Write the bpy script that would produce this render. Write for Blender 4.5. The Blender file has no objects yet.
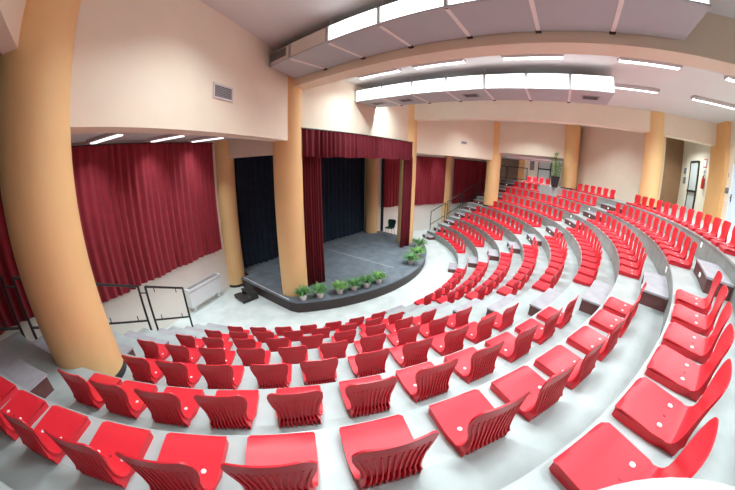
import bpy, bmesh, math, random
from mathutils import Vector
rnd = random.Random(7)
sc = bpy.context.scene
col = sc.collection
R = math.radians
PI = math.pi
H = 0.4417          # tier rise
FZ = 0.06           # hall floor level
DEP = 0.85          # tier depth
E1 = 8.245          # radius of the lowest tier edge
def E(k): return E1 + DEP * (k - 1)
def pol(r, a, z=0.0): return Vector((r * math.cos(R(a)), r * math.sin(R(a)), z))
WALK = 9 * H        # upper walkway
CEIL = 7.72

# ------------------------------------------------------------------ materials
def mat(name, color, rough=0.6, var=0.0, scale=4.0, bump=0.0, bscale=60.0, spec=0.5, metal=0.0, emit=None, estr=0.0, col2=None, stretch=None, sheen=0.0, coat=0.0, detail=4.0):
    m = bpy.data.materials.new(name); m.use_nodes = True
    nt = m.node_tree; b = nt.nodes['Principled BSDF']
    b.inputs['Base Color'].default_value = (*color, 1)
    b.inputs['Roughness'].default_value = rough
    b.inputs['Metallic'].default_value = metal
    b.inputs['Specular IOR Level'].default_value = spec
    if sheen: b.inputs['Sheen Weight'].default_value = sheen
    if coat: b.inputs['Coat Weight'].default_value = coat; b.inputs['Coat Roughness'].default_value = 0.15
    if emit:
        b.inputs['Emission Color'].default_value = (*emit, 1); b.inputs['Emission Strength'].default_value = estr
    tc = None
    def coords():
        nonlocal tc
        if tc is None:
            t = nt.nodes.new('ShaderNodeTexCoord'); mp = nt.nodes.new('ShaderNodeMapping')
            nt.links.new(t.outputs['Object'], mp.inputs['Vector'])
            if stretch: mp.inputs['Scale'].default_value = stretch
            tc = mp.outputs['Vector']
        return tc
    if var or col2:
        n = nt.nodes.new('ShaderNodeTexNoise'); n.inputs['Scale'].default_value = scale; n.inputs['Detail'].default_value = detail
        nt.links.new(coords(), n.inputs['Vector'])
        cr = nt.nodes.new('ShaderNodeValToRGB')
        c2 = col2 or tuple(max(0, c * (1 - var)) for c in color)
        cr.color_ramp.elements[0].color = (*c2, 1); cr.color_ramp.elements[0].position = 0.35
        cr.color_ramp.elements[1].color = (*color, 1); cr.color_ramp.elements[1].position = 0.65
        nt.links.new(n.outputs['Fac'], cr.inputs['Fac']); nt.links.new(cr.outputs['Color'], b.inputs['Base Color'])
    if bump:
        n = nt.nodes.new('ShaderNodeTexNoise'); n.inputs['Scale'].default_value = bscale; n.inputs['Detail'].default_value = 3
        nt.links.new(coords(), n.inputs['Vector'])
        bp = nt.nodes.new('ShaderNodeBump'); bp.inputs['Strength'].default_value = bump; bp.inputs['Distance'].default_value = 0.02
        nt.links.new(n.outputs['Fac'], bp.inputs['Height']); nt.links.new(bp.outputs['Normal'], b.inputs['Normal'])
    return m

M = {}
M['cream'] = mat('cream plaster', (0.83, 0.725, 0.585), 0.75, 0.04, 1.5, 0.05, 80)
M['cream_low'] = mat('pale lower plaster', (0.88, 0.82, 0.755), 0.7, 0.05, 1.2)
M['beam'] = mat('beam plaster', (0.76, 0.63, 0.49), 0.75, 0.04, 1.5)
M['column'] = mat('ochre plaster', (0.85, 0.545, 0.255), 0.6, 0.05, 1.3, 0.04, 70)
M['pilaster'] = mat('orange plaster', (0.80, 0.44, 0.18), 0.65, 0.04, 2)
M['ceiling'] = mat('ceiling paint', (0.66, 0.645, 0.635), 0.85, 0.03, 1)
M['floor'] = mat('pale marble floor', (0.70, 0.75, 0.735), 0.28, 0, 2.2, col2=(0.58, 0.63, 0.615), spec=0.5, detail=8)
M['tread'] = mat('grey marble tread', (0.455, 0.485, 0.48), 0.38, 0, 3.0, col2=(0.35, 0.38, 0.37), detail=9)
M['slab'] = mat('white marble slab', (0.475, 0.51, 0.507), 0.33, 0, 3.5, col2=(0.40, 0.435, 0.43), detail=8)
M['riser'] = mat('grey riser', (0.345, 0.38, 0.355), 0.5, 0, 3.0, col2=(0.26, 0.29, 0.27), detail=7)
M['lav'] = mat('lavender marble', (0.45, 0.42, 0.455), 0.42, 0, 5, col2=(0.37, 0.345, 0.375), detail=8)
M['brown'] = mat('brown stone', (0.15, 0.052, 0.050), 0.55, 0.25, 8)
M['red'] = mat('red plastic', (0.78, 0.024, 0.042), 0.36, 0.03, 6, 0.05, 400, spec=0.5)
M['cap'] = mat('white plastic cap', (0.85, 0.82, 0.80), 0.4, 0.04, 20)
M['curtain'] = mat('red velvet', (0.30, 0.013, 0.028), 0.85, 0.18, 5, 0.1, 150, sheen=0.06)
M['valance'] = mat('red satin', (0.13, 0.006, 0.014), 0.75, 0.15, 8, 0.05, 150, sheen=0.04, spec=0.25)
M['navy'] = mat('navy cloth', (0.015, 0.025, 0.042), 0.9, 0.25, 3, 0.03, 150, spec=0.2, sheen=0.03)
M['deck'] = mat('grey stage carpet', (0.170, 0.198, 0.230), 0.85, 0, 2.5, col2=(0.120, 0.140, 0.165), bump=0.1, bscale=200, detail=9)
M['skirt'] = mat('dark wood skirt', (0.045, 0.030, 0.027), 0.5, 0.3, 5, stretch=(1, 1, 6))
M['blackwood'] = mat('black step paint', (0.035, 0.033, 0.035), 0.55, 0.2, 9)
M['iron'] = mat('black iron', (0.03, 0.026, 0.028), 0.45, 0.15, 20, metal=0.3)
M['duct'] = mat('grey duct sheet', (0.42, 0.415, 0.43), 0.6, 0.05, 1.5)
M['ductside'] = mat('pale duct sheet', (0.70, 0.62, 0.57), 0.5, 0.05, 2)
M['joint'] = mat('pale joint strip', (0.78, 0.72, 0.68), 0.5, 0.05, 5)
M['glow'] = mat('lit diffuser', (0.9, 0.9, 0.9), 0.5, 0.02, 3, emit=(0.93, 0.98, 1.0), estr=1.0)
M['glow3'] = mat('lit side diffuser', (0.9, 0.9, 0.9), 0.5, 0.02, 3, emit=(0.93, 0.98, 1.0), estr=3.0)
M['glow2'] = mat('lit strip diffuser', (0.9, 0.9, 0.9), 0.5, 0.02, 3, emit=(1.0, 0.98, 0.97), estr=1.5)
M['lamp'] = mat('lamp louvre', (0.9, 0.9, 0.9), 0.4, 0.02, 30, emit=(0.88, 0.98, 1.0), estr=1.0)
M['lamphouse'] = mat('lamp housing', (0.62, 0.56, 0.56), 0.45, 0.04, 8)
M['led'] = mat('step light', (0.9, 0.9, 0.9), 0.4, 0.02, 30, emit=(1, 1, 1), estr=0.6)
M['grille'] = mat('grey grille', (0.33, 0.31, 0.32), 0.5, 0.1, 30, metal=0.2)
M['grilledark'] = mat('dark slots', (0.07, 0.065, 0.07), 0.6, 0.1, 30)
M['heater'] = mat('white enamel', (0.80, 0.81, 0.83), 0.35, 0.03, 5)
M['green'] = mat('green plastic', (0.006, 0.055, 0.045), 0.4, 0.1, 10)
M['chrome'] = mat('chromed steel', (0.75, 0.74, 0.72), 0.25, 0.05, 20, metal=0.9)
M['leaf'] = mat('leaf green', (0.13, 0.30, 0.085), 0.5, 0, 9, col2=(0.05, 0.17, 0.05))
M['leafpale'] = mat('pale leaf green', (0.22, 0.42, 0.10), 0.5, 0, 9, col2=(0.09, 0.26, 0.06))
M['potwhite'] = mat('white glazed pot', (0.82, 0.80, 0.77), 0.35, 0.05, 10)
M['potblack'] = mat('black pot', (0.030, 0.030, 0.034), 0.4, 0.1, 10)
M['soil'] = mat('potting soil', (0.035, 0.025, 0.018), 0.9, 0.3, 40)
M['doorpale'] = mat('pale door glass', (0.56, 0.58, 0.56), 0.3, 0.04, 2)
M['doorblue'] = mat('pale blue door', (0.66, 0.74, 0.86), 0.4, 0.04, 2)
M['frameblack'] = mat('black door frame', (0.022, 0.02, 0.022), 0.45, 0.1, 15)
M['extred'] = mat('extinguisher red', (0.55, 0.03, 0.03), 0.35, 0.05, 10)
M['sign'] = mat('white sign card', (0.80, 0.79, 0.78), 0.5, 0.03, 20)
M['photo'] = mat('printed photograph', (0.30, 0.27, 0.27), 0.4, 0, 14, col2=(0.06, 0.05, 0.06), detail=6)
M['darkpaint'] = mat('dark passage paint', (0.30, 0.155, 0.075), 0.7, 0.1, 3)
M['whiteboard'] = mat('white plaster ledge', (0.60, 0.61, 0.63), 0.6, 0.05, 6, 0.2, 60)
M['brass'] = mat('brass lens', (0.3, 0.28, 0.25), 0.3, 0.1, 20, metal=0.6)

# ------------------------------------------------------------------ mesh helpers
class MB:
    def __init__(self): self.v = []; self.f = []
    def add(self, vs, fs):
        o = len(self.v); self.v += [tuple(p) for p in vs]; self.f += [tuple(i + o for i in f) for f in fs]; return self
    def box(self, x0, x1, y0, y1, z0, z1):
        return self.prism([(x0, y0), (x1, y0), (x1, y1), (x0, y1)], z0, z1)
    def prism(self, pts, z0, z1):
        n = len(pts)
        a = sum(pts[i][0] * pts[(i + 1) % n][1] - pts[(i + 1) % n][0] * pts[i][1] for i in range(n))
        if a < 0: pts = pts[::-1]
        vs = [(p[0], p[1], z0) for p in pts] + [(p[0], p[1], z1) for p in pts]
        fs = [tuple(range(n - 1, -1, -1)), tuple(range(n, 2 * n))] + [(i, (i + 1) % n, n + (i + 1) % n, n + i) for i in range(n)]
        return self.add(vs, fs)
    def ring(self, r0, r1, a0, a1, z0, z1, step=2.0):
        n = max(1, int(math.ceil(abs(a1 - a0) / step))); vs = []; fs = []
        for i in range(n + 1):
            a = a0 + (a1 - a0) * i / n
            vs += [pol(r0, a, z0), pol(r1, a, z0), pol(r1, a, z1), pol(r0, a, z1)]
        for i in range(n):
            b = 4 * i
            for q in range(4): fs.append((b + q, b + (q + 1) % 4, b + 4 + (q + 1) % 4, b + 4 + q))
        fs.append((3, 2, 1, 0)); fs.append((4 * n, 4 * n + 1, 4 * n + 2, 4 * n + 3))
        if a1 > a0: fs = [f[::-1] for f in fs]
        return self.add(vs, fs)
    def obox(self, c, ux, hx, hy, z0, z1):
        # oriented box: centre c (x,y), unit axis ux, half sizes along / across
        ux = Vector((ux[0], ux[1])).normalized(); uy = Vector((-ux.y, ux.x)); c = Vector((c[0], c[1]))
        return self.prism([tuple(c + ux * sx * hx + uy * sy * hy) for sx, sy in ((-1, -1), (1, -1), (1, 1), (-1, 1))], z0, z1)
    def tube(self, path, r, n=10, cap=True):
        path = [Vector(p) for p in path]; rs = r if isinstance(r, (list, tuple)) else [r] * len(path)
        vs = []; fs = []; prev = None
        for i, p in enumerate(path):
            t = (path[min(i + 1, len(path) - 1)] - path[max(i - 1, 0)]).normalized()
            if prev is None:
                up = Vector((0, 0, 1)) if abs(t.z) < 0.95 else Vector((1, 0, 0)); u = t.cross(up).normalized()
            else: u = (prev - t * prev.dot(t)).normalized()
            prev = u; w = t.cross(u)
            for j in range(n):
                a = 2 * PI * j / n; vs.append(p + (u * math.cos(a) + w * math.sin(a)) * rs[i])
        for i in range(len(path) - 1):
            for j in range(n): fs.append((i * n + j, i * n + (j + 1) % n, (i + 1) * n + (j + 1) % n, (i + 1) * n + j))
        if cap: fs.append(tuple(range(n - 1, -1, -1))); fs.append(tuple(range((len(path) - 1) * n, len(path) * n)))
        return self.add(vs, fs)
    def lathe(self, prof, n=24, c=(0, 0, 0)):
        vs = []; fs = []
        for r, z in prof:
            for j in range(n): a = 2 * PI * j / n; vs.append((c[0] + r * math.cos(a), c[1] + r * math.sin(a), c[2] + z))
        for i in range(len(prof) - 1):
            for j in range(n): fs.append((i * n + j, i * n + (j + 1) % n, (i + 1) * n + (j + 1) % n, (i + 1) * n + j))
        fs.append(tuple(range(n - 1, -1, -1))); fs.append(tuple(range((len(prof) - 1) * n, len(prof) * n)))
        return self.add(vs, fs)
    def mesh(self, name, m, smooth=False, bevel=0.0, fix=True):
        me = bpy.data.meshes.new(name); me.from_pydata(self.v, [], self.f); me.update()
        if bevel or fix:
            bm = bmesh.new(); bm.from_mesh(me)
            if fix: bmesh.ops.recalc_face_normals(bm, faces=bm.faces)
            if bevel:
                es = [e for e in bm.edges if len(e.link_faces) == 2 and e.calc_face_angle(0) > 0.6]
                bmesh.ops.bevel(bm, geom=es, offset=bevel, segments=2, affect='EDGES', profile=0.6)
            bm.to_mesh(me); bm.free()
        me.materials.append(m)
        if smooth:
            me.polygons.foreach_set('use_smooth', [True] * len(me.polygons)); me.set_sharp_from_angle(angle=R(smooth if smooth is not True else 40))
        return me
    def build(self, name, m, parent=None, smooth=False, bevel=0.0, fix=True):
        return link(name, self.mesh(name, m, smooth, bevel, fix), parent)
def link(name, me, parent=None):
    o = bpy.data.objects.new(name, me); col.objects.link(o)
    if parent is not None: o.parent = parent
    return o
def tag(o, label=None, cat=None, group=None, kind=None):
    if label: o['label'] = label
    if cat: o['category'] = cat
    if group: o['group'] = group
    if kind: o['kind'] = kind
    return o
def thing(name, label, cat, loc=(0, 0, 0), rz=0.0, group=None):
    o = bpy.data.objects.new(name, None); col.objects.link(o); o.location = loc; o.rotation_euler = (0, 0, rz)
    o.empty_display_size = 0.1
    return tag(o, label, cat, group)
def struct(name, mb, m, label=None, cat=None, smooth=False, bevel=0.0):
    o = mb.build(name, m, None, smooth, bevel); o['kind'] = 'structure'
    return tag(o, label, cat)

# ------------------------------------------------------------------ shell
S = {-1: Vector((-3.83, -4.47)), 1: Vector((3.85, -4.25))}      # stage columns
B = {-1: Vector((-9.66, -7.42)), 1: Vector((9.72, -7.42))}       # side columns
Q = Vector((9.17, -12.26)); QL = Vector((-9.3, -12.75)); T = Vector((3.97, -15.45))
AL, AR = -151.0, -29.2
def wally(x): return -1.45 - 0.425 * (abs(x) - 4.6)

struct('floor', MB().box(-17, 17, -19.2, 0.2, FZ - 0.2, FZ), M['floor'], 'pale marble hall floor around the stage', 'floor')
struct('ceiling', MB().box(-17, 17, -19.2, 0.2, CEIL, CEIL + 0.2), M['ceiling'], 'pale flat ceiling over the hall', 'ceiling')
struct('wall_west', MB().box(-17.2, -17, -19.2, 0.2, FZ, CEIL), M['cream'])
struct('wall_east', MB().box(17, 17.2, -19.2, 0.2, FZ, CEIL), M['cream'])
struct('wall_rear', MB().box(-17, 3.0, -18.45, -18.25, FZ, CEIL), M['cream'], 'cream rear wall beside the blue door', 'wall')
struct('wall_recess', MB().box(3.0, 17, -18.8, -18.6, FZ, CEIL), M['cream'], 'cream recessed wall behind the white framed door', 'wall')
struct('wall_stage', MB().box(-5.2, 5.2, -0.7, -0.5, FZ, CEIL), M['cream_low'])
for s, nm in ((-1, 'left'), (1, 'right')):
    x0, x1 = 4.6 * s, 17.0 * s
    struct('wall_' + nm, MB().prism([(x0, wally(x0)), (x1, wally(x1)), (x1, wally(x1) + 0.2), (x0, wally(x0) + 0.2)], FZ, 6.0), M['cream_low'],
           'pale lower wall below the %s red curtains' % nm, 'wall')
    # low ceiling of the side recess
    F = S[s]; G = B[s]
    struct('ceiling_recess_' + nm, MB().prism([(4.0 * s, -1.0), (4.0 * s, -4.3), tuple(F), tuple(G), (G.x + (0.2 if s > 0 else 3.6) * s, -12.5 if s > 0 else -8.6), (16.9 * s, -12.5 if s > 0 else -8.2), (16.9 * s, -1.0)], 5.60, 5.78), M['ceiling'])
    # deep fascia wall between stage column and side column
    d = (G - F).normalized(); n = Vector((d.y, -d.x)); n = n if n.y < 0 else -n
    a = F + n * 0.21; b = G + n * 0.21
    struct('wall_fascia_' + nm, MB().prism([tuple(a), tuple(b), tuple(b - n * 0.5), tuple(a - n * 0.5)], 5.32 if s < 0 else 5.24, CEIL), M['cream'],
           'deep cream wall band above the %s curtains' % nm, 'wall')
    # lintel between stage column and wall pillar
    struct('wall_lintel_' + nm, MB().prism([(3.9 * s, -4.2), (4.65 * s, -1.5), (4.45 * s, -1.45), (3.7 * s, -4.2)], 4.95, 5.60), M['cream'])
struct('wall_fascia_passage', MB().prism([(9.05, Q.y), (9.35, Q.y), (9.75, B[1].y), (9.45, B[1].y)], 5.74, CEIL), M['cream'], 'cream wall band over the opening at the far right corner', 'wall')
struct('wall_fascia_near', MB().box(-10.0, -9.8, -12.7, B[-1].y, 6.12, CEIL), M['cream'], 'cream wall band at the top left corner behind the near column', 'wall')
struct('wall_proscenium', MB().box(-3.7, 3.7, -4.42, -4.2, 5.2, CEIL), M['cream'], 'cream wall over the stage opening', 'wall')
# two straight girders
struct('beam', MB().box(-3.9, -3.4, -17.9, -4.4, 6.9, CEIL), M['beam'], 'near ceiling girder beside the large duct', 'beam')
struct('beam', MB().box(3.68, 4.18, -18.12, -4.3, 6.90, CEIL), M['cream'], 'far ceiling girder running to the right columns', 'beam')
# wall behind the right seating
n = Vector((0.62, 0.785)); 
p0 = Vector((9.75, -12.75)); p1 = Vector((4.45, -16.0)); dd = (p1 - p0).normalized(); nn = Vector((-dd.y, dd.x)); nn = nn if nn.x > 0 else -nn
struct('wall_back', MB().prism([tuple(p0), tuple(p1), tuple(p1 + nn * 0.2), tuple(p0 + nn * 0.2)], FZ, CEIL), M['cream'], 'plain cream wall between the two far right columns', 'wall')
# passage behind the right column
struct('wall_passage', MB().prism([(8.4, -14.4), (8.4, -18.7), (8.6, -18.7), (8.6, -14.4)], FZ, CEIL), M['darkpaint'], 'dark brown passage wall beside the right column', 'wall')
struct('wall_corridor', MB().box(13.6, 13.8, -12.5, -9.0, FZ, 6.6), M['cream'], 'cream corridor wall with the dark framed door', 'wall')
struct('wall_corridor_end', MB().box(15.6, 15.8, -9.4, -5.6, FZ, 6.6), M['cream'])
struct('pillar_corridor', MB().box(13.45, 13.9, -9.0, -8.6, FZ, 6.6), M['pilaster'], 'orange corner pillar in the corridor', 'pillar')
struct('pilaster', MB().box(2.80, 4.12, -18.6, -18.08, FZ, CEIL), M['pilaster'], 'orange flat pilaster at the right edge beside the blue door', 'pillar')

def column(c, r, z0, z1, label, base=True):
    o = MB().lathe([(r, z0), (r, z1)], 48, (c[0], c[1], 0)).build('column', M['column'], None, smooth=40)
    tag(o, label, 'column', kind='structure')
    if base:
        MB().lathe([(r + 0.012, z0), (r + 0.012, z0 + 0.09), (r, z0 + 0.1)], 48, (c[0], c[1], 0)).build('base_trim', M['frameblack'], o, smooth=40)
column(S[-1], 0.44, 0.456, CEIL, 'round ochre column at the left front corner of the stage', False)
column(S[1], 0.43, 0.456, CEIL, 'round ochre column at the right front corner of the stage', False)
column(B[-1], 0.445, 5 * H, CEIL, 'huge ochre column in the near left foreground')
column(B[1], 0.462, 5 * H, CEIL, 'ochre column beyond the far seats left of the passage')
column(Q, 0.452, WALK, CEIL, 'ochre column beside the tall potted plant', True)
column(T, 0.42, WALK, CEIL, 'ochre column under the far girder at the right rear', True)
column((-4.6, -1.52), 0.375, FZ, 5.62, 'ochre wall column left of the stage steps')
column((4.36, -1.55), 0.37, 0.456, 5.6, 'ochre wall column at the rear right of the stage', False)
column((10.46, -3.85), 0.37, FZ, 5.6, 'ochre wall column between the two far red curtains')
column((-10.5, -3.85), 0.37, FZ, 5.6, 'ochre wall column behind the near column')

# ------------------------------------------------------------------ tiers
ORD = ['zeroth', 'first', 'second', 'third', 'fourth', 'fifth', 'sixth', 'seventh', 'eighth', 'ninth', 'tenth', 'eleventh', 'twelfth', 'thirteenth', 'fourteenth', 'fifteenth']
for k in range(1, 10):
    r0 = E(k); r1 = E(k + 1)
    if k < 9:
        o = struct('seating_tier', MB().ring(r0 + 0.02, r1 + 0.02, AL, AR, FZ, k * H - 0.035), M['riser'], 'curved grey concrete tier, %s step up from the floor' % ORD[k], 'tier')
        MB().ring(r0, r0 + 0.44, AL, AR, k * H - 0.035, k * H).build('seat_slab', M['slab'], o)
        MB().ring(r0 + 0.44, r1 + 0.02, AL, AR, k * H - 0.035, k * H).build('tread_slab', M['tread'], o)
    else:
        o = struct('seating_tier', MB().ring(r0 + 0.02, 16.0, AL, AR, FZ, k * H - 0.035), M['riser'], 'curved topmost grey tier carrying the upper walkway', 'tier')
        MB().ring(r0, 16.0, AL, AR, k * H - 0.035, k * H).build('seat_slab', M['slab'], o)
# upper walkway behind the top tier
wk = [tuple(pol(16.0, a)[:2]) for a in range(-150, -29, 2)]
for nm, pts in (('floor_walkway', [(16.9, -18.6), (16.9, -8.0)] + [tuple(pol(16.0, a)[:2]) for a in range(-30, -91, -3)] + [(0, -18.6)]),
                ('floor_walkway_left', [(-0.0, -18.25)] + [tuple(pol(16.0, a)[:2]) for a in range(-90, -151, -3)] + [(-16.9, -7.76), (-16.9, -18.25)])):
    struct(nm, MB().prism(pts, FZ, WALK), M['slab'])
# flat box filling the eighth row around the plant column
struct('platform_block', MB().ring(E(8) + 0.02, E(9) + 0.05, -54.9, -47.8, 8 * H, WALK + 0.03, 1.0), M['slab'], 'pale flat platform block under the tall potted plant', 'platform')

# ------------------------------------------------------------------ aisle half steps
def half_step(k, a0, a1, label, group, light=True):
    r1 = E(k + 1) + 0.012; r0 = r1 - 0.41
    z0 = FZ if k == 0 else k * H
    z1 = (z0 + (k + 1) * H) / 2
    am = (a0 + a1) / 2; c = pol((r0 + r1) / 2, am, z0)
    t = thing('half_step', label, 'step', c, 0, group)
    def sh(mb):
        mb.v = [(p[0] - c.x, p[1] - c.y, p[2] - c.z) for p in mb.v]; return mb
    sh(MB().ring(r0, r1, a0, a1, z0, z1 - 0.03)).build('riser', M['brown'], t)
    sh(MB().ring(r0 - 0.012, r1, a0 - 0.05, a1 + 0.05, z1 - 0.03, z1)).build('tread', M['lav'], t)
    if light:
        da = 0.05 / r0 * 57.3
        for am2 in (am,):
            sh(MB().ring(r0 - 0.012, r0 + 0.01, am2 - da, am2 + da, z0 + 0.07, z0 + 0.125)).build('step_light', M['led'], t)
STAIRS = (('left stairs by the iron railing', -150.2, -143.6), ('aisle between near and middle seats', -109.9, -104.9),
          ('aisle between middle and far seats', -74.9, -69.2), ('far right stairs by the railing', -36.4, -29.9))
for nm, a0, a1 in STAIRS:
    for k in range(0, 9):
        b0, b1 = a0, a1
        if a0 < -150: b1 = {5: -145.2, 7: -141.8}.get(k, -143.6 if k < 5 else -141.2)
        if a0 < -109 and a0 > -120: b0 = -109.9 + 0.12 * max(0, k - 4)
        if a1 > -30: b0 = {1: -35.2, 5: -34.9, 6: -38.0}.get(k, -36.0)
        where = 'on the floor at the foot' if k == 0 else 'on the %s tier' % ORD[k]
        half_step(k, b0, b1, 'brown half step %s, %s' % (where, nm), 'half steps of the ' + nm)
# little lights on the tier risers next to the aisles
for k, a in ((8, -103.9), (9, -99.5), (8, -68.2), (7, -68.0)):
    r = E(k) + 0.018; da = 0.035 / r * 57.3
    o = MB().ring(r - 0.012, r + 0.02, a - da, a + da, k * H - 0.20, k * H - 0.10).build('riser_light', M['led'])
    tag(o, 'small white marker light on the %s tier riser beside the %s aisle' % (ORD[k], 'near' if a < -90 else 'far'), 'light', 'riser marker lights')

# ------------------------------------------------------------------ chairs
# profile: y outward (away from the stage), z up
SEATP = [(0.008, 0.045), (0.018, 0.061), (0.050, 0.070), (0.16, 0.064), (0.26, 0.057), (0.325, 0.0585), (0.352, 0.0635), (0.374, 0.073)]
BACKP = [(0.374, 0.073), (0.390, 0.086), (0.401, 0.104), (0.409, 0.130), (0.414, 0.165), (0.418, 0.215), (0.422, 0.270), (0.428, 0.330), (0.438, 0.388), (0.446, 0.422), (0.452, 0.440)]
def wid(v):      # half width along the run 0..1 of the whole profile
    pts = [(0, 0.172), (0.018, 0.190), (0.06, 0.204), (0.38, 0.203), (0.48, 0.192), (0.60, 0.168), (0.70, 0.176), (0.83, 0.210), (0.92, 0.213), (0.965, 0.206), (1.0, 0.165)]
    for (a, x), (b, y) in zip(pts, pts[1:]):
        if v <= b:
            t = (v - a) / (b - a); t = t * t * (3 - 2 * t) if 0.4 < a < 0.8 else t; return x + (y - x) * t
    return pts[-1][1]
def run(prof, o=0.0):
    L = [o]
    for (a, b), (c, d) in zip(prof, prof[1:]): L.append(L[-1] + math.hypot(c - a, d - b))
    return L
TOTAL = run(BACKP, run(SEATP)[-1])[-1]
NU = 12
def shell(prof, off, thick, curl):
    L = [x / TOTAL for x in run(prof, off)]; n = len(prof); vs = []; fs = []
    for side in (0, 1):
        for i, (y, z) in enumerate(prof):
            a = prof[max(0, i - 1)]; b = prof[min(n - 1, i + 1)]; t = Vector((b[0] - a[0], b[1] - a[1])).normalized(); nrm = Vector((-t.y, t.x))
            w = wid(L[i])
            for j in range(NU + 1):
                u = 2 * j / NU - 1
                dy = -curl(L[i]) * u * u; dz = 0.010 * u * u if L[i] < 0.45 and 0.05 < L[i] else 0.0
                k = thick * side
                vs.append((u * w, y + dy - nrm.x * k, z + dz - nrm.y * k))
    m = NU + 1; N = n * m
    for i in range(n - 1):
        for j in range(NU):
            q = (i * m + j, i * m + j + 1, (i + 1) * m + j + 1, (i + 1) * m + j)
            fs.append(q); fs.append(tuple(N + x for x in q[::-1]))
    rim = [(0, j) for j in range(m)] + [(i, NU) for i in range(1, n)] + [(n - 1, j) for j in range(NU - 1, -1, -1)] + [(i, 0) for i in range(n - 2, 0, -1)]
    ids = [i * m + j for i, j in rim]
    for a, b in zip(ids, ids[1:] + ids[:1]): fs.append((a, N + a, N + b, b))
    return vs, fs
def curl(v): return 0.0 if v < 0.5 else 0.016 * min(1.0, (v - 0.5) / 0.3)
seat_mb = MB(); seat_mb.add(*shell(SEATP, 0, 0.012, curl))
# skirt under the pan, down to the tier
sk = []
outl = [(-0.185, 0.018), (0.185, 0.018), (0.193, 0.035), (0.193, 0.27), (0.160, 0.375), (-0.160, 0.375), (-0.193, 0.27), (-0.193, 0.035)]
seat_mb.prism(outl, 0.0, 0.052)
seat_mb.prism([(-0.150, 0.34), (0.150, 0.34), (0.150, 0.408), (-0.150, 0.408)], 0.0, 0.052)
seat_me = seat_mb.mesh('seat', M['red'], smooth=38)
back_mb = MB(); back_mb.add(*shell(BACKP, run(SEATP)[-1], 0.010, curl))
L = [x / TOTAL for x in run(BACKP, run(SEATP)[-1])]
for j in range(11):     # tall ribs on the rear face, fading out below the top edge
    u = -0.90 + 0.18 * j
    st_ = [(0.360, 0.004, 0.430), (0.366, 0.060, 0.434)] + [(y + 0.004, z, max(y + 0.010, 0.420) + 0.024 * (1 - i / 6.4) + 0.003) for i, (y, z) in enumerate(BACKP[1:-3])]
    vs = []; fs = []
    for i, (y, z, yo) in enumerate(st_):
        w = wid(L[max(0, i - 1)]); x = u * w * 0.97; dy = -curl(L[max(0, i - 1)]) * u * u
        for sx in (-0.0045, 0.0045):
            vs.append((x + sx, y + dy, z)); vs.append((x + sx, yo + dy, z))
    for i in range(len(st_) - 1):
        b = 4 * i
        fs += [(b, b + 1, b + 5, b + 4), (b + 3, b + 2, b + 6, b + 7), (b + 1, b + 3, b + 7, b + 5)]
    fs += [(0, 2, 3, 1), (len(vs) - 4, len(vs) - 3, len(vs) - 1, len(vs) - 2)]
    back_mb.add(vs, fs)
back_me = back_mb.mesh('backrest', M['red'], smooth=38)
caps = []
for sx in (-1, 1):
    caps.append(MB().lathe([(0.0165, 0.0), (0.0165, 0.006), (0.011, 0.010)], 14, (sx * 0.105, 0.272, 0.0585)).mesh('bolt_cap', M['cap'], smooth=40))
label_me = MB().lathe([(0.011, 0.0), (0.010, 0.003)], 12, (0, 0.272, 0.0575)).mesh('seat_badge', mat('dull red badge', (0.40, 0.02, 0.03), 0.5, 0.1, 30), smooth=40)

PITCH = 0.572
ROWS = {  # row: list of (block, first angle, last angle)
    'near': {1: (-140.0, -115.3), 2: (-140.6, -115.4), 3: (-141.1, -114.1), 4: (-141.6, -113.7), 5: (-138.5, -113.2), 6: (-138.5, -112.0), 7: (-140.6, -111.9), 8: (-123.6, -112.3)},
    'middle': {1: (-102.8, -79.8), 2: (-103.2, -79.8), 3: (-102.7, -78.0), 4: (-102.7, -77.6), 5: (-103.0, -77.0), 6: (-103.3, -76.6), 7: (-103.7, -76.2), 8: (-104.0, -76.0), 9: (-104.5, -75.6)},
    'far': {1: (-61.2, -36.8), 2: (-62.6, -38.2), 3: (-63.2, -37.4), 4: (-64.7, -37.5), 5: (-65.5, -40.8), 6: (-67.0, -40.0), 7: (-67.3, -37.2), 8: (-67.6, -36.9), 9: (-67.0, -38.2)},
}
EXPL = {('near', 5): [-138.4, -135.75, -133.1, -130.1, -127.5, -124.65, -121.85, -119.0, -116.1, -113.3],
        ('near', 6): [-138.3, -136.1, -133.7, -131.2, -128.6, -126.0, -123.4, -120.75, -118.0, -115.3, -112.6],
        ('near', 7): [-140.6, -138.3, -136.0, -133.55, -131.25, -128.95, -126.6, -124.05, -121.75, -119.45, -116.9, -114.3, -111.9],
        ('near', 8): [-123.7, -121.5, -119.3, -117.05, -114.75, -112.35],
        ('far', 8): [-67.1, -64.8, -62.5, -60.1, -57.8, -55.6, -46.9, -44.4, -42.0, -39.5, -37.0],
        ('far', 9): [-67.6, -65.3, -63.1, -60.9, -58.7, -56.5, -45.1, -42.8, -40.5, -38.3]}
GAPS = {}
AISLE = {'near': ('near aisle', -1), 'middle': ('near aisle', 1), 'far': ('far aisle', 1)}
count = 0
def chair(k, a, label, group, caps_on):
    global count
    r = E(k) + ({5: 0.03, 6: 0.045, 7: 0.03}.get(k, 0.016) if 'near' in group else {7: -0.022, 8: -0.03}.get(k, -0.005))
    t = bpy.data.objects.new('auditorium_chair', None); col.objects.link(t); t.empty_display_size = 0.1
    t.location = pol(r, a + rnd.uniform(-0.03, 0.03), k * H); t.rotation_euler = (0, 0, R(a - 90 + rnd.uniform(-1.2, 1.2)))
    tag(t, label, 'chair', group)
    link('seat_pan', seat_me, t); link('backrest', back_me, t)
    if caps_on:
        for cme in caps: link('bolt_cap', cme, t)
    if caps_on == 2: link('seat_badge', label_me, t)
    count += 1
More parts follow.
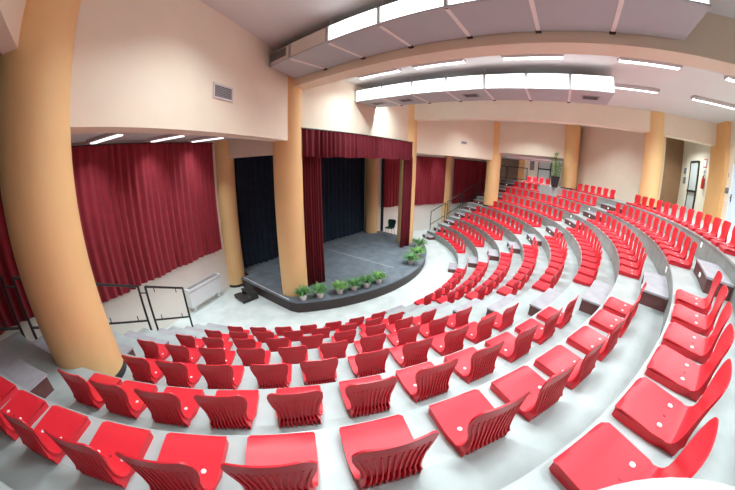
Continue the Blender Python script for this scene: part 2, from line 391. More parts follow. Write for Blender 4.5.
for blk, rows in ROWS.items():
    for k, (a0, a1) in rows.items():
        n = int(round((a1 - a0) * PI / 180 * (E(k) + 0.2) / PITCH)) + 1
        angs = [a0 + (a1 - a0) * i / (n - 1) for i in range(n)]
        angs = EXPL.get((blk, k), angs)
        nm, s = AISLE[blk]
        order = angs[::-1] if s < 0 else angs
        if blk == 'middle' and k == 9: order = angs[::-1]; nm = 'far aisle'
        g = GAPS.get((blk, k)); i = 0
        for a in order:
            if g and g[0] < a < g[1]: continue
            i += 1
            row = 'front row' if k == 1 else ('top row' if k == 9 else '%s row up' % ORD[k])
            lab = 'red shell chair, %s from the %s, %s of the %s block' % (ORD[i] if i < 16 else 'sixteenth', nm, row, blk)
            chair(k, a, lab, 'red chairs of the %s block' % blk, 2 if (k >= 7 and blk != 'far') else (1 if blk == 'near' or k >= 7 else 0))

# ------------------------------------------------------------------ stage
STZ = 0.455
def stage_pts(off=0.0):
    pts = [(-4.15 - off * 0, -0.95), (-4.17, -1.93), (-4.60 - off, -1.99), (-4.42 - off, -4.85)]
    pts += [tuple((pol(6.72 + off, a))[:2]) for a in range(-130, -48, 2)]
    pts += [(4.62 + off, -4.5), (4.95 + off, -2.06), (4.95, -1.85), (4.3, -1.4), (4.3, -0.95)]
    return pts
st = thing('stage_platform', 'low rounded stage with grey deck and dark brown front', 'stage', (0, -3, FZ))
def shift(mb, c): mb.v = [(p[0] - c[0], p[1] - c[1], p[2] - c[2]) for p in mb.v]; return mb
SC = (0, -3, FZ)
shift(MB().prism(stage_pts(-0.03), FZ, STZ - 0.05), SC).build('skirt', M['skirt'], st)
shift(MB().prism(stage_pts(0.0), STZ - 0.05, STZ), SC).build('deck', M['deck'], st)
shift(MB().box(0.13, 0.165, -5.9, -1.9, STZ, STZ + 0.003), SC).build('tape_line', mat('pale tape', (0.42, 0.42, 0.43), 0.6, 0.2, 12), st)
shift(MB().prism([(-4.50, -2.0), (-4.38, -4.8), (-4.35, -4.8), (-4.47, -2.0)], STZ, STZ + 0.003), SC).build('edge_strip', M['joint'], st)
# two black wooden steps
sp = thing('stage_steps', 'small black wooden two tread steps at the left stage side', 'steps', (-4.62, -2.95, FZ))
MB().box(-0.34, -0.02, -0.36, 0.36, 0.22, 0.255).build('tread', M['blackwood'], sp, bevel=0.006)
MB().box(-0.66, -0.36, -0.36, 0.36, 0.10, 0.135).build('tread', M['blackwood'], sp, bevel=0.006)
for sy in (-0.34, 0.30):
    MB().prism([(-0.64, sy), (-0.02, sy), (-0.02, sy + 0.04), (-0.64, sy + 0.04)], 0.0, 0.10).box(-0.32, -0.02, sy, sy + 0.04, 0.10, 0.22).build('side_board', M['blackwood'], sp)

# ------------------------------------------------------------------ curtains
def curtain(name, label, cat, p0, p1, z0, z1, m, waves, amp, seed, gather=0.0, hem=0.02, thick=0.012, flare=0.0, group=None, norm=1):
    r = random.Random(seed); p0 = Vector(p0); p1 = Vector(p1); d = p1 - p0; L = d.length; d.normalize(); n = Vector((-d.y, d.x)) * norm
    N = waves * 10; ph = 0; off = []
    w = []
    t = 0.0
    while len(w) < N + 1:
        per = r.uniform(0.7, 1.35) * N / waves; am = amp * r.uniform(0.55, 1.25); c = int(per)
        for i in range(max(c, 4)):
            w.append(am * math.sin(2 * PI * i / max(c, 4)) )
    w = w[:N + 1]
    hemv = [hem * math.sin(i * 0.11 + seed) + r.uniform(-0.2, 0.2) * hem for i in range(N + 1)]
    NZ = 6; vs = []; fs = []
    for side in (0, 1):
        for k in range(NZ + 1):
            f = k / NZ
            for i in range(N + 1):
                s = i / N; sc_ = (1 - gather * (1 - f))
                x = (s - 0.5) * L * (1 + flare * f) + 0.5 * L
                o = w[i] * (0.55 + 0.45 * f) + side * thick
                z = z1 + (z0 + hemv[i] - z1) * f
                q = p0 + d * x + n * o
                vs.append((q.x, q.y, z))
    m_ = N + 1; T_ = (NZ + 1) * m_
    for k in range(NZ):
        for i in range(N):
            q = (k * m_ + i, k * m_ + i + 1, (k + 1) * m_ + i + 1, (k + 1) * m_ + i); fs.append(q); fs.append(tuple(T_ + x for x in q[::-1]))
    ids = list(range(m_)) + [k * m_ + N for k in range(1, NZ + 1)] + [NZ * m_ + i for i in range(N - 1, -1, -1)] + [k * m_ for k in range(NZ - 1, 0, -1)]
    for a, b in zip(ids, ids[1:] + ids[:1]): fs.append((a, b, T_ + b, T_ + a))
    c = (p0 + p1) / 2
    t_ = thing(name, label, cat, (c.x, c.y, z0), 0, group)
    mb = MB(); mb.v = [(p[0] - c.x, p[1] - c.y, p[2] - z0) for p in vs]; mb.f = fs
    mb.build('cloth', m, t_, smooth=80)
    return t_, c, d, L
def rod(t, c, d, L, z, z0, r=0.018):
    a = -d * (L / 2 + 0.05); b = d * (L / 2 + 0.05)
    MB().tube([(a.x, a.y, z - z0), (b.x, b.y, z - z0)], r, 8).build('rail', M['iron'], t, smooth=40)
def wc(x, o=0.14): return (x, wally(x) - o)
for (x0, x1, lab, sd, z0, z1) in ((-5.15, -10.0, 'long red curtain on the left wall above the white heater', 3, 1.74, 5.50), (-10.95, -14.6, 'red curtain in the dark corner left of the near column', 5, 2.2, 5.50),
                              (5.1, 10.05, 'red curtain on the far wall behind the right stage column', 8, 1.93, 5.18), (10.85, 14.7, 'dark red curtain beyond the far stairs railing', 9, 1.9, 5.18)):
    a = wc(x0); b = wc(x1)
    t, c, d, L = curtain('red_curtain', lab, 'curtain', a, b, z0, z1, M['curtain'], int(abs(x1 - x0) * 5.2), 0.050, sd, group='red wall curtains')
    rod(t, c, d, L, z1 + 0.01, z0)
t, c, d, L = curtain('navy_curtain', 'navy blue backdrop curtain hanging left of the left stage column', 'curtain', (-4.15, -1.22), (-0.37, -1.08), STZ + 0.035, 5.1, M['navy'], 13, 0.06, 12, group='navy stage backdrop curtains')
rod(t, c, d, L, 5.11, STZ)
t, c, d, L = curtain('navy_curtain', 'navy blue backdrop curtain across the rear of the stage', 'curtain', (-0.345, -1.04), (4.22, -1.12), STZ + 0.035, 5.1, M['navy'], 13, 0.06, 14, group='navy stage backdrop curtains')
rod(t, c, d, L, 5.11, STZ)
t, c, d, L = curtain('navy_curtain', 'narrow dark curtain edge beside the rear right wall column', 'curtain', (4.80, -1.95), (4.96, -2.03), STZ + 0.035, 5.1, M['navy'], 2, 0.03, 15, group='navy stage backdrop curtains')
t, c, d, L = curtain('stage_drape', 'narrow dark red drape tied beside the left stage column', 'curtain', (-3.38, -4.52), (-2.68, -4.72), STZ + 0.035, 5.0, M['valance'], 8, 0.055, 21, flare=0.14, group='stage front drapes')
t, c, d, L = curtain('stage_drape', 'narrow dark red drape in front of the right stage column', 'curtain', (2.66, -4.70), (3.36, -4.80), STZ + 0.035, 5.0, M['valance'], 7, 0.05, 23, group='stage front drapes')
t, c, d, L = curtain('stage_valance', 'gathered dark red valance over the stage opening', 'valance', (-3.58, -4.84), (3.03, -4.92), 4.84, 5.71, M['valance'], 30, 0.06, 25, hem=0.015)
rod(t, c, d, L, 5.71, 4.84, 0.02)

# ------------------------------------------------------------------ heater, vents
d = Vector((-1, -0.425 * -1 * -1)).normalized()
hc = Vector((-6.22, wally(-6.22) - 0.14)); ax = Vector((1, 0.425)).normalized()
t = thing('wall_heater', 'white box heater on the left wall under the long red curtain', 'heater', (hc.x, hc.y, 0.27), math.atan2(ax.y, ax.x))
MB().box(-0.78, 0.78, -0.12, 0.12, 0.0, 0.66).build('casing', M['heater'], t, bevel=0.015)
g = MB()
for i in range(7): g.box(-0.70, 0.70, -0.10 + i * 0.027, -0.085 + i * 0.027, 0.66, 0.668)
g.build('outlet_slats', M['grille'], t)
MB().box(-0.76, 0.76, -0.128, -0.12, 0.55, 0.565).build('seam', M['grille'], t)
for sx in (-0.6, 0.6): MB().box(sx - 0.04, sx + 0.04, -0.06, 0.10, -0.21, 0.0).build('foot', M['heater'], t)

def wall_vent(label, p, ax, w, h, z, nslat=6):
    t = thing('air_vent', label, 'vent', (p[0], p[1], z), math.atan2(ax[1], ax[0]))
    f = MB()
    f.box(-w / 2 - 0.04, w / 2 + 0.04, -0.02, 0.0, 0, 0.04).box(-w / 2 - 0.04, w / 2 + 0.04, -0.02, 0.0, h - 0.04, h)
    f.box(-w / 2 - 0.04, -w / 2, -0.02, 0.0, 0.04, h - 0.04).box(w / 2, w / 2 + 0.04, -0.02, 0.0, 0.04, h - 0.04)
    f.build('frame', M['lamphouse'], t)
    MB().box(-w / 2, w / 2, -0.004, 0.0, 0.04, h - 0.04).build('backing', M['grilledark'], t)
    s = MB()
    for i in range(nslat):
        z_ = 0.05 + (h - 0.1) * (i + 0.15) / nslat
        s.box(-w / 2, w / 2, -0.016, -0.004, z_, z_ + (h - 0.1) / nslat * 0.55)
    s.build('slats', M['grille'], t)
def onfascia(s, f):
    F = S[s]; G = B[s]; d = (G - F).normalized(); n = Vector((d.y, -d.x)); n = n if n.y < 0 else -n
    p = F + (G - F) * f + n * 0.212; a = Vector((-n.y, n.x)); return p, a
p, a = onfascia(-1, 0.49)
wall_vent('grey louvred vent high on the left cream wall', p, a, 0.52, 0.30, 5.97)
p, a = onfascia(1, 0.55)
wall_vent('small grey vent on the far cream wall under the girder', p, a, 0.40, 0.18, 5.98, 4)

# ------------------------------------------------------------------ suspended ducts
def duct(name, label, x0, x1, y0, y1, z0, z1, n, lit, grilles, sidegrille=False, skew=0.0, glow='glow'):
    t = thing(name, label, 'duct', ((x0 + x1) / 2, (y0 + y1) / 2, z0)); c = ((x0 + x1) / 2, (y0 + y1) / 2, z0)
    L = (y1 - y0) / n
    for i in range(n):
        ya = y0 + L * i; yb = ya + L
        sk = skew if i == 0 else 0.0
        pts = [(x0 + 0.03, ya - 0.02 + sk), (x1, ya - 0.02), (x1, yb + 0.02), (x0 + 0.03, yb + 0.02)]
        shift(MB().prism(pts, z0, z1), c).build('duct_panel', M['duct'], t)
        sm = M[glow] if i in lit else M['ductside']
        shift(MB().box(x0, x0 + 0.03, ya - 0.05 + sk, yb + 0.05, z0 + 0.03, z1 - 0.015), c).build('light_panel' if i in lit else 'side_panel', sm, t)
        shift(MB().box(x0 + 0.0, x0 + 0.032, ya - 0.02 + sk, yb + 0.02, z0, z0 + 0.028), c).build('edge_rail', M['duct'], t)
    for i in range(n + 1):
        ya = y0 + L * i + (skew * 0.5 if i == 0 else 0)
        if 0 < i < n:
            shift(MB().box(x0 + 0.05, x1 - 0.02, ya - 0.035, ya + 0.035, z0 - 0.012, z0 + 0.002), c).build('joint_strip', M['joint'], t)
            shift(MB().box(x0 - 0.006, x0 + 0.03, ya - 0.022, ya + 0.022, z0, z1), c).build('joint_post', M['duct'], t)
            shift(MB().box(x1 - 0.05, x1 + 0.02, ya - 0.05, ya + 0.05, z0 - 0.03, z0), c).build('bracket', M['iron'], t)
        yy = ya - 0.06 if i == 0 else (ya + 0.06 if i == n else ya)
        for xx in (x0 + 0.12, x1 - 0.12):
            shift(MB().tube([(xx, yy, z1 - 0.02), (xx, yy, CEIL)], 0.006, 6), c).build('hanger_rod', M['lamphouse'], t)
    for (i, fx) in grilles:
        ym = y0 + L * (i + 0.5); xm = x0 + (x1 - x0) * fx
        g = shift(MB().box(xm - 0.20, xm + 0.20, ym - 0.26, ym + 0.26, z0 - 0.012, z0 + 0.002), c).build('vent_frame', M['grille'], t)
        q = MB()
        for k in range(4): q.box(xm - 0.16 + 0.085 * k, xm - 0.10 + 0.085 * k, ym - 0.21, ym + 0.21, z0 - 0.016, z0 - 0.011)
        shift(q, c).build('vent_slots', M['grilledark'], g)
    if sidegrille:
        ym = y0 + L * 0.5 + skew * 0.35
        g = shift(MB().box(x0 - 0.008, x0 + 0.002, ym - 0.36, ym + 0.30, z0 + 0.10, z1 - 0.06), c).build('side_grille', M['grille'], t)
        q = MB()
        for k in range(5): q.box(x0 - 0.013, x0 - 0.007, ym - 0.33, ym + 0.27, z0 + 0.12 + 0.043 * k, z0 + 0.143 + 0.043 * k)
        shift(q, c).build('grille_slots', M['grilledark'], g)
    return t
duct('ceiling_duct', 'large grey suspended ceiling duct beside the near girder', -5.08, -3.93, -4.98, -13.54, 7.10, 7.46, 7, (2, 3, 4, 5, 6), (), True, -0.42)
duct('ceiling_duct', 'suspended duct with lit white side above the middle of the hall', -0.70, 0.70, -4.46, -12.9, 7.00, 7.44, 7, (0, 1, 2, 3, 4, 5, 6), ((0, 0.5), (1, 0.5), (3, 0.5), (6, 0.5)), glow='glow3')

# ------------------------------------------------------------------ ceiling lamps
lm_house = MB().prism([(-0.13, -0.80), (0.13, -0.80), (0.13, 0.80), (-0.13, 0.80)], -0.085, -0.0).mesh('housing', M['lamphouse'], bevel=0.01)
lm_diff = MB().box(-0.095, 0.095, -0.765, 0.765, -0.098, -0.084).mesh('diffuser', M['lamp'])
lv = MB()
for i in range(16): lv.box(-0.095, 0.095, -0.755 + i * 0.1, -0.745 + i * 0.1, -0.112, -0.098)
lv.box(-0.100, -0.094, -0.77, 0.77, -0.112, -0.085).box(0.094, 0.100, -0.77, 0.77, -0.112, -0.085)
lm_louv = lv.mesh('louvre', M['lamphouse'])
lm_dim = MB().box(-0.075, 0.075, -0.70, 0.70, -0.112, -0.086).mesh('diffuser', M['glow2'], bevel=0.01)
lm_light = bpy.data.lights.new('tube light', 'AREA'); lm_light.shape = 'RECTANGLE'; lm_light.size = 0.18; lm_light.size_y = 1.5
lm_light.energy = 94.0; lm_light.spread = R(124); lm_light.color = (0.84, 0.97, 1.0)
lm_wide = lm_light.copy(); lm_wide.spread = R(146); lm_wide.energy = 105.0
lm_soft = lm_light.copy(); lm_soft.spread = R(98); lm_soft.energy = 26.0
def lamp(label, x, y, z, rz=0.0, group='fluorescent ceiling lamps'):
    t = thing('ceiling_lamp', label, 'lamp', (x, y, z), rz, group)
    if 'recess' in group: t.scale = (1, 0.82, 1)
    link('housing', lm_house, t); link('diffuser', lm_dim if 'recess' in group else lm_diff, t)
    if 'recess' not in group: link('louvre', lm_louv, t)
    o = bpy.data.objects.new('lamp_light', lm_soft if 'recess' in group else (lm_wide if abs(x) < 3 else lm_light)); col.objects.link(o); o.parent = t; o.location = (0, 0, -0.116)
LN = ['unseen, added toward the stage', 'second from the stage', 'third from the stage', 'fourth from the stage', 'last before the rear wall']
for i, y in enumerate((-6.02, -8.12, -10.74, -13.67, -16.5)):
    lamp('fluorescent ceiling lamp in the row near the large duct, ' + LN[i], -1.38, y, CEIL)
    lamp('fluorescent ceiling lamp in the row near the far girder, ' + LN[i], 0.84, (-5.6, -8.12, -10.9, -13.78, -16.5)[i], CEIL)
for i, (x, y) in enumerate(((-6.9, -8.4), (-6.9, -11.2), (-6.9, -14.0))):
    lamp('fluorescent lamp on the ceiling of the near bay, ' + ('closest to the left wall band', 'over the near seats', 'toward the rear wall')[i], x, y, CEIL)
for i, (x, y) in enumerate(((5.9, -8.0), (7.3, -9.8), (5.6, -12.4))):  # hidden by the girder; first and last added to light the far bay
    lamp('fluorescent lamp on the ceiling beyond the far girder, ' + ('unseen, added toward the stage', 'over the far seats', 'unseen, added toward the back wall')[i], x, y, CEIL)
an = math.atan2(-1.20, 0.62) + PI / 2
for i, (x, y) in enumerate(((-8.70, -4.40), (-7.13, -3.63), (-5.77, -3.0))):
    lamp('fluorescent lamp in the low left recess, ' + ('beside the near column', 'middle one above the curtain', 'unseen, added toward the stage')[i], x, y, 5.60, R(30), 'recess lamps above the left curtain')
for i, (x, y) in enumerate(((8.70, -4.48), (6.95, -3.7))):
    lamp('fluorescent lamp in the low right recess, ' + ('over the far curtain middle', 'unseen, added toward the stage', 'over the far stairs')[i], x, y, 5.60, R(-30), 'recess lamps above the right curtain')
lamp('fluorescent lamp on the corridor ceiling beyond the far columns', 11.6, -10.2, 5.60, 0, 'corridor lamps')
lamp('fluorescent lamp in the passage beyond the right column', 6.3, -17.3, CEIL, PI / 2, 'corridor lamps')

# ------------------------------------------------------------------ railings
def railing(label, s, radii, group):
    t = thing('stair_railing', label, 'railing', pol(9.6, -90 + s * 60.6, 0), 0, group); c = t.location.copy()
    def P(r, z): return pol(r, -90 + s * 60.6, z) - c
    def zt(r): return 1.68 + (r - 8.46) * 0.475
    for (ra, rb) in radii:
        for r in (ra, rb):
            k = max(1, int((r - E1) / DEP) + 1)
            MB().tube([P(r, min(k, 9) * H), P(r, zt(r))], 0.026, 8).build('post', M['iron'], t)
        MB().tube([P(ra, zt(ra)), P(rb, zt(rb))], 0.028, 8).build('top_rail', M['iron'], t)
        MB().tube([P(ra, zt(ra) - 0.87), P(rb, zt(rb) - 0.87)], 0.024, 8).build('lower_rail', M['iron'], t)
        q = MB()
        for f in (0.22, 0.8):
            r = ra + (rb - ra) * f; z = zt(r)
            MB().tube([P(r, z), P(r, z - 0.13)], 0.012, 6).build('clip', M['iron'], t)
            MB().tube([P(r, z - 0.87), P(r, z - 0.74)], 0.012, 6).build('clip', M['iron'], t)
    for (a, b) in zip(radii, radii[1:]):
        MB().tube([P(a[1], zt(a[1]) - 0.16), P(b[0], zt(b[0]) - 0.16)], 0.015, 6).build('link_bar', M['iron'], t)
RAD = [(8.46, 9.60), (9.79, 10.93), (11.12, 12.26), (12.45, 13.59), (13.78, 14.9)]
railing('black iron stair railing on the left beside the long red curtain', -1, RAD, 'stair railings')
railing('black iron stair railing climbing the far right stairs', 1, RAD, 'stair railings')
t = thing('landing_railing', 'black iron railing on the landing in the far corner opening', 'railing', (13.2, -8.35, WALK))
for (ya, yb) in ((-0.95, 0.55), (0.66, 1.5)):
    for y in (ya, yb): MB().tube([(0, y, 0), (0, y, 1.02)], 0.022, 8).build('post', M['iron'], t)
    MB().tube([(0, ya, 1.0), (0, yb, 1.0)], 0.024, 8).build('top_rail', M['iron'], t)
    MB().tube([(0, ya, 0.14), (0, yb, 0.14)], 0.02, 8).build('lower_rail', M['iron'], t)

# ------------------------------------------------------------------ doors, notices, extinguisher
def framed_door(name, label, p, ax, w, h, z, panel, nfl=1):
    t = thing(name, label, 'door', (p[0], p[1], z), math.atan2(ax[1], ax[0]))
    MB().box(-w / 2, w / 2, -0.03, 0.02, 0.0, h).build('leaf', panel, t)
    f = MB(); b = 0.06
    f.box(-w / 2 - b, -w / 2, -0.06, 0.02, 0, h + b).box(w / 2, w / 2 + b, -0.06, 0.02, 0, h + b).box(-w / 2, w / 2, -0.06, 0.02, h, h + b + 0.03)
    f.build('frame', M['frameblack'], t)
    MB().box(-w / 2 - 0.05, w / 2 + 0.02, -0.10, -0.03, 1.02, 1.12).build('push_bar', M['frameblack'], t)
    return t
framed_door('fire_door', 'white door with black frame and push bar behind the top row chairs', (6.62, -18.58), (-1, 0), 0.88, 2.42, WALK, M['doorpale'])
framed_door('fire_door', 'pale door with black frame in the far corridor', (13.58, -10.56), (0, -1), 0.86, 2.08, WALK, M['doorpale'])
t = thing('blue_door', 'pale blue door at the right edge of the picture', 'door', (1.78, -18.23, WALK), PI)
MB().box(-0.5, 0.5, -0.04, 0.02, 0, 2.15).build('leaf', M['doorblue'], t)
MB().box(-0.56, -0.5, -0.05, 0.02, 0, 2.2).box(0.5, 0.56, -0.05, 0.02, 0, 2.2).box(-0.5, 0.5, -0.05, 0.02, 2.15, 2.2).build('frame', M['heater'], t)
MB().tube([(-0.42, -0.05, 1.05), (-0.42, -0.10, 1.05), (-0.30, -0.10, 1.05)], 0.014, 8).box(-0.45, -0.39, -0.052, -0.04, 0.92, 1.18).build('handle', M['frameblack'], t)
def card(name, label, cat, x, y, z, w, h, m, rz=PI, group=None, border=None):
    t = thing(name, label, cat, (x, y, z), rz, group)
    MB().box(-w / 2, w / 2, -0.02, 0.0, 0, h).build('board', border or M['sign'], t)
    MB().box(-w / 2 + 0.035, w / 2 - 0.035, -0.024, -0.019, 0.035, h - 0.035).build('picture', m, t)
    return t
card('framed_notice', 'upper dark framed notice left of the white framed door', 'notice', 7.83, -18.6, 5.84, 0.42, 0.36, M['photo'], group='framed notices by the door')
card('framed_notice', 'lower dark framed notice left of the white framed door', 'notice', 7.80, -18.6, 5.34, 0.42, 0.40, M['photo'], group='framed notices by the door')
t = card('emergency_sign', 'red bordered white sign above the fire extinguisher', 'sign', 5.52, -18.6, 6.16, 0.34, 0.38, M['sign'], border=M['extred'])
t = card('notice_board', 'grey printed notice beside the blue door', 'notice', 2.66, -18.25, 5.12, 0.36, 0.28, M['photo'])
card('wall_switch', 'small white switch plate above the grey printed notice', 'switch', 2.66, -18.25, 5.70, 0.12, 0.22, M['grille'])
card('wall_switch', 'small dark socket plate below the grey printed notice', 'switch', 2.64, -18.25, 4.78, 0.12, 0.12, M['grille'])
card('poster', 'dark and white poster on the corridor wall by the railing', 'poster', 13.6, -9.60, 4.85, 0.42, 1.10, M['photo'], -PI / 2)
t = thing('fire_extinguisher', 'red fire extinguisher hanging right of the white framed door', 'extinguisher', (5.42, -18.52, 5.22))
MB().lathe([(0.0, 0.0), (0.075, 0.0), (0.08, 0.03), (0.08, 0.40), (0.05, 0.48), (0.025, 0.50)], 20).build('cylinder', M['extred'], t, smooth=40)
MB().lathe([(0.03, 0.5), (0.03, 0.56), (0.02, 0.58)], 12).box(-0.09, 0.02, -0.015, 0.015, 0.56, 0.59).box(-0.09, 0.02, -0.015, 0.015, 0.61, 0.63).build('valve', M['frameblack'], t)
MB().tube([(0.03, 0, 0.54), (0.12, 0, 0.50), (0.12, 0, 0.25), (0.10, 0, 0.12)], 0.013, 8).build('hose', M['frameblack'], t, smooth=40)
MB().box(-0.075, 0.075, -0.083, -0.06, 0.15, 0.33).build('label_plate', M['sign'], t)
card('extinguisher_sign', 'small white sign just above the red fire extinguisher', 'sign', 5.5, -18.6, 5.86, 0.26, 0.22, M['grille'])
# ------------------------------------------------------------------ green chair on the stage
t = thing('stage_chair', 'dark green shell chair with chrome legs at the rear right of the stage', 'chair', (4.36, -2.95, STZ + 0.003), R(-80)); t.scale = (1.12, 1.12, 1.12)
GS = [(-0.22, 0.435), (-0.20, 0.45), (-0.10, 0.445), (0.05, 0.435), (0.15, 0.44)]
GB = [(0.15, 0.44), (0.20, 0.47), (0.225, 0.55), (0.24, 0.65), (0.255, 0.75), (0.265, 0.82), (0.27, 0.835)]
def gshell(prof, ws):
    vs = []; fs = []; m_ = 9; n_ = len(prof)
    for side in (0, 1):
        for (y, z), w in zip(prof, ws):
            for j in range(m_):
                u = 2 * j / (m_ - 1) - 1; vs.append((u * w, y - (0.04 * u * u if z > 0.5 else 0) + (0.016 * side if z > 0.5 else 0), z + (0.02 * u * u if z < 0.5 else 0) - (0.016 * side if z < 0.5 else 0)))
    N_ = n_ * m_
    for i in range(n_ - 1):
        for j in range(m_ - 1):
            q = (i * m_ + j, i * m_ + j + 1, (i + 1) * m_ + j + 1, (i + 1) * m_ + j); fs += [q, tuple(N_ + x for x in q[::-1])]
    ids = list(range(m_)) + [i * m_ + m_ - 1 for i in range(1, n_)] + [(n_ - 1) * m_ + j for j in range(m_ - 2, -1, -1)] + [i * m_ for i in range(n_ - 2, 0, -1)]
    for a, b in zip(ids, ids[1:] + ids[:1]): fs.append((a, b, N_ + b, N_ + a))
    return MB().add(vs, fs)
gshell(GS, [0.20, 0.225, 0.23, 0.22, 0.20]).build('seat', M['green'], t, smooth=50)
gshell(GB, [0.20, 0.185, 0.19, 0.22, 0.225, 0.20, 0.14]).build('backrest', M['green'], t, smooth=50)
for sx in (-1, 1):
    for (y0, y1) in ((-0.16, -0.21), (0.12, 0.21)):
        MB().tube([(sx * 0.15, y0, 0.43), (sx * 0.20, y1, 0.0)], 0.011, 8).build('leg', M['chrome'], t)

# ------------------------------------------------------------------ plants
def fern(label, x, y, z, hh, rad, seed, m, group, potr=0.125, poth=0.20):
    r = random.Random(seed)
    t = thing('potted_fern', label, 'plant', (x, y, z), r.uniform(0, 6), group)
    MB().lathe([(potr * 0.72, 0), (potr * 0.80, 0.01), (potr, poth - 0.02), (potr * 1.08, poth - 0.015), (potr * 1.08, poth), (potr * 0.92, poth), (potr * 0.9, poth - 0.02)], 20).build('pot', M['potwhite'], t, smooth=40)
    mb = MB()
    for i in range(150):
        a = r.uniform(0, 2 * PI); L = rad * r.uniform(0.55, 1.15); up = hh * r.uniform(0.35, 1.0); w = r.uniform(0.010, 0.020)
        d = Vector((math.cos(a), math.sin(a), 0)); s = Vector((-d.y, d.x, 0)); vs = []; fs = []
        n_ = 6; droop = r.uniform(0.15, 0.85)
        for q in range(n_):
            f = q / (n_ - 1); p = d * (0.03 + L * f) + Vector((0, 0, max(0.03, poth - 0.02 + up * (1.9 * f - (0.9 + droop) * f * f))))
            ww = w * (0.5 + 1.2 * f) * (1 - f ** 3)
            vs += [p + s * ww, p - s * ww, p + Vector((0, 0, 0.004))]
        for q in range(n_ - 1):
            b = 3 * q; fs += [(b, b + 2, b + 5, b + 3), (b + 2, b + 1, b + 4, b + 5), (b + 1, b, b + 3, b + 4)]
        mb.add(vs, fs)
    mb.build('foliage', m, t, smooth=60, fix=False)
FERN = (('leafy potted plant at the foot of the left stage column', -4.06, -5.17, 0.34, 0.29, 'leaf'), ('leafy potted plant just right of the left stage column foot', -3.58, -5.45, 0.34, 0.30, 'leaf'),
        ('potted plant left of the second pair on the stage edge', -2.96, -5.74, 0.32, 0.30, 'leafpale'), ('potted plant right of the second pair on the stage edge', -2.48, -5.95, 0.32, 0.29, 'leaf'),
        ('potted plant left of the third pair on the stage edge', -2.0, -6.12, 0.34, 0.30, 'leaf'), ('potted plant right of the third pair on the stage edge', -1.47, -6.26, 0.34, 0.30, 'leafpale'),
        ('potted plant nearest the camera in the right stage edge group', 0.98, -6.22, 0.40, 0.42, 'leaf'), ('middle potted plant of the right stage edge group', 1.95, -6.02, 0.40, 0.42, 'leafpale'),
        ('potted plant of the right stage edge group closest to the column', 3.35, -5.42, 0.44, 0.44, 'leaf'))
for i, (lab, x, y, hh, rr, m) in enumerate(FERN):
    fern(lab, x, y, STZ + 0.001, hh, rr * 1.0, 40 + i, M[m], 'potted plants along the stage edge')
t = thing('tall_plant', 'tall bushy green plant in a black tapered pot beside the far column', 'plant', (8.52, -11.42, WALK + 0.031)); t.scale = (1.25, 1.25, 1.35)
MB().lathe([(0.14, 0), (0.15, 0.01), (0.205, 0.44), (0.215, 0.44), (0.215, 0.47), (0.185, 0.47), (0.18, 0.42)], 24).build('pot', M['potblack'], t, smooth=40)
MB().lathe([(0.001, 0.40), (0.18, 0.415), (0.17, 0.42)], 20).build('soil', M['soil'], t)
mb = MB(); lf = MB(); r = random.Random(77)
for i in range(9):
    a = r.uniform(0, 2 * PI); b = r.uniform(0.02, 0.13); top = Vector((math.cos(a) * b * 2.2 + 0.05, math.sin(a) * b * 2.2, r.uniform(0.95, 1.62)))
    base = Vector((math.cos(a) * b, math.sin(a) * b, 0.41)); mb.tube([base, (base + top) / 2 + Vector((0.01, 0.01, 0)), top], [0.010, 0.008, 0.004], 6)
    for q in range(46):
        f = r.uniform(0.10, 1.05); p = base + (top - base) * f; aa = r.uniform(0, 2 * PI); L = r.uniform(0.10, 0.20); d = Vector((math.cos(aa), math.sin(aa), r.uniform(-0.5, 0.6))).normalized()
        s = d.cross(Vector((0, 0, 1))).normalized() * r.uniform(0.012, 0.022); tip = p + d * L; mid = p + d * L * 0.45
        lf.add([p, mid + s, tip, mid - s, mid + Vector((0, 0, 0.006))], [(0, 1, 4), (1, 2, 4), (2, 3, 4), (3, 0, 4)])
mb.build('stems', M['leaf'], t, smooth=40); lf.build('foliage', M['leafpale'], t, fix=False)

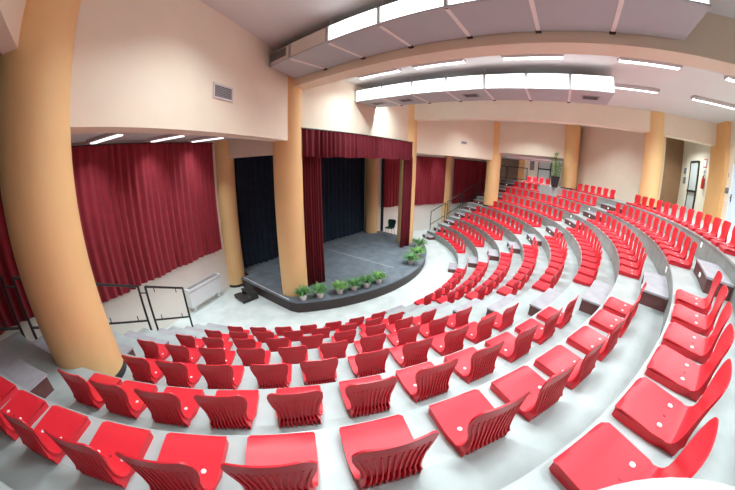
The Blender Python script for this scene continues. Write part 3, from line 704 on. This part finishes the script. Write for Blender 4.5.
# white rounded ledge in the very foreground
o = MB().lathe([(0.60, 0.0), (0.64, 0.015), (0.645, 0.035), (0.63, 0.05)], 64, (0, 0, 0)).build('white_ledge', M['whiteboard'], None, smooth=40)
o.location = (-8.98, -12.08, WALK + 0.001)
tag(o, 'white rounded ledge top in the bottom right foreground', 'ledge')

# ------------------------------------------------------------------ light levels
LAMP = 4.0; GLOW = 3.0
M['lamp'].node_tree.nodes['Principled BSDF'].inputs['Emission Strength'].default_value = LAMP
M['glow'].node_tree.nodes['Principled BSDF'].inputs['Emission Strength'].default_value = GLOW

w = bpy.data.worlds.new('world'); sc.world = w; w.use_nodes = True
w.node_tree.nodes['Background'].inputs['Color'].default_value = (0.6, 0.55, 0.5, 1); w.node_tree.nodes['Background'].inputs['Strength'].default_value = 0.2

# ------------------------------------------------------------------ camera
cd = bpy.data.cameras.new('camera'); cam = bpy.data.objects.new('camera', cd); col.objects.link(cam)
cd.type = 'PANO'; cd.sensor_width = 36.0; cd.sensor_fit = 'HORIZONTAL'; cd.clip_start = 0.02; cd.clip_end = 200
cd.panorama_type = 'FISHEYE_LENS_POLYNOMIAL'
cd.fisheye_fov = R(200)
cd.fisheye_polynomial_k0 = 0.0
cd.fisheye_polynomial_k1 = -7.455733851663e-02
cd.fisheye_polynomial_k2 = 2.615100540090e-05
cd.fisheye_polynomial_k3 = 2.764032530870e-05
cd.fisheye_polynomial_k4 = -5.386939982261e-07
from mathutils import Matrix
rt = (0.609731252075, -0.792497061879, 0.013274304393); up = (0.223901209648, 0.18828227034, 0.956252077119); fw = (0.7603262777, 0.58008464347, -0.292242635235)
mx = Matrix(((rt[0], up[0], -fw[0], -8.909813908919), (rt[1], up[1], -fw[1], -11.410915672152), (rt[2], up[2], -fw[2], 4.649611850606), (0, 0, 0, 1)))
cam.matrix_world = mx
sc.camera = cam
sc.view_settings.view_transform = 'Standard'; sc.view_settings.look = 'None'; sc.view_settings.exposure = 0.08; sc.view_settings.gamma = 1.0
sc.view_settings.use_curve_mapping = False
try:
    sc.cycles.use_denoising = True; sc.cycles.max_bounces = 8; sc.cycles.diffuse_bounces = 5; sc.cycles.sample_clamp_indirect = 6.0
except Exception: pass
print('chairs', count)
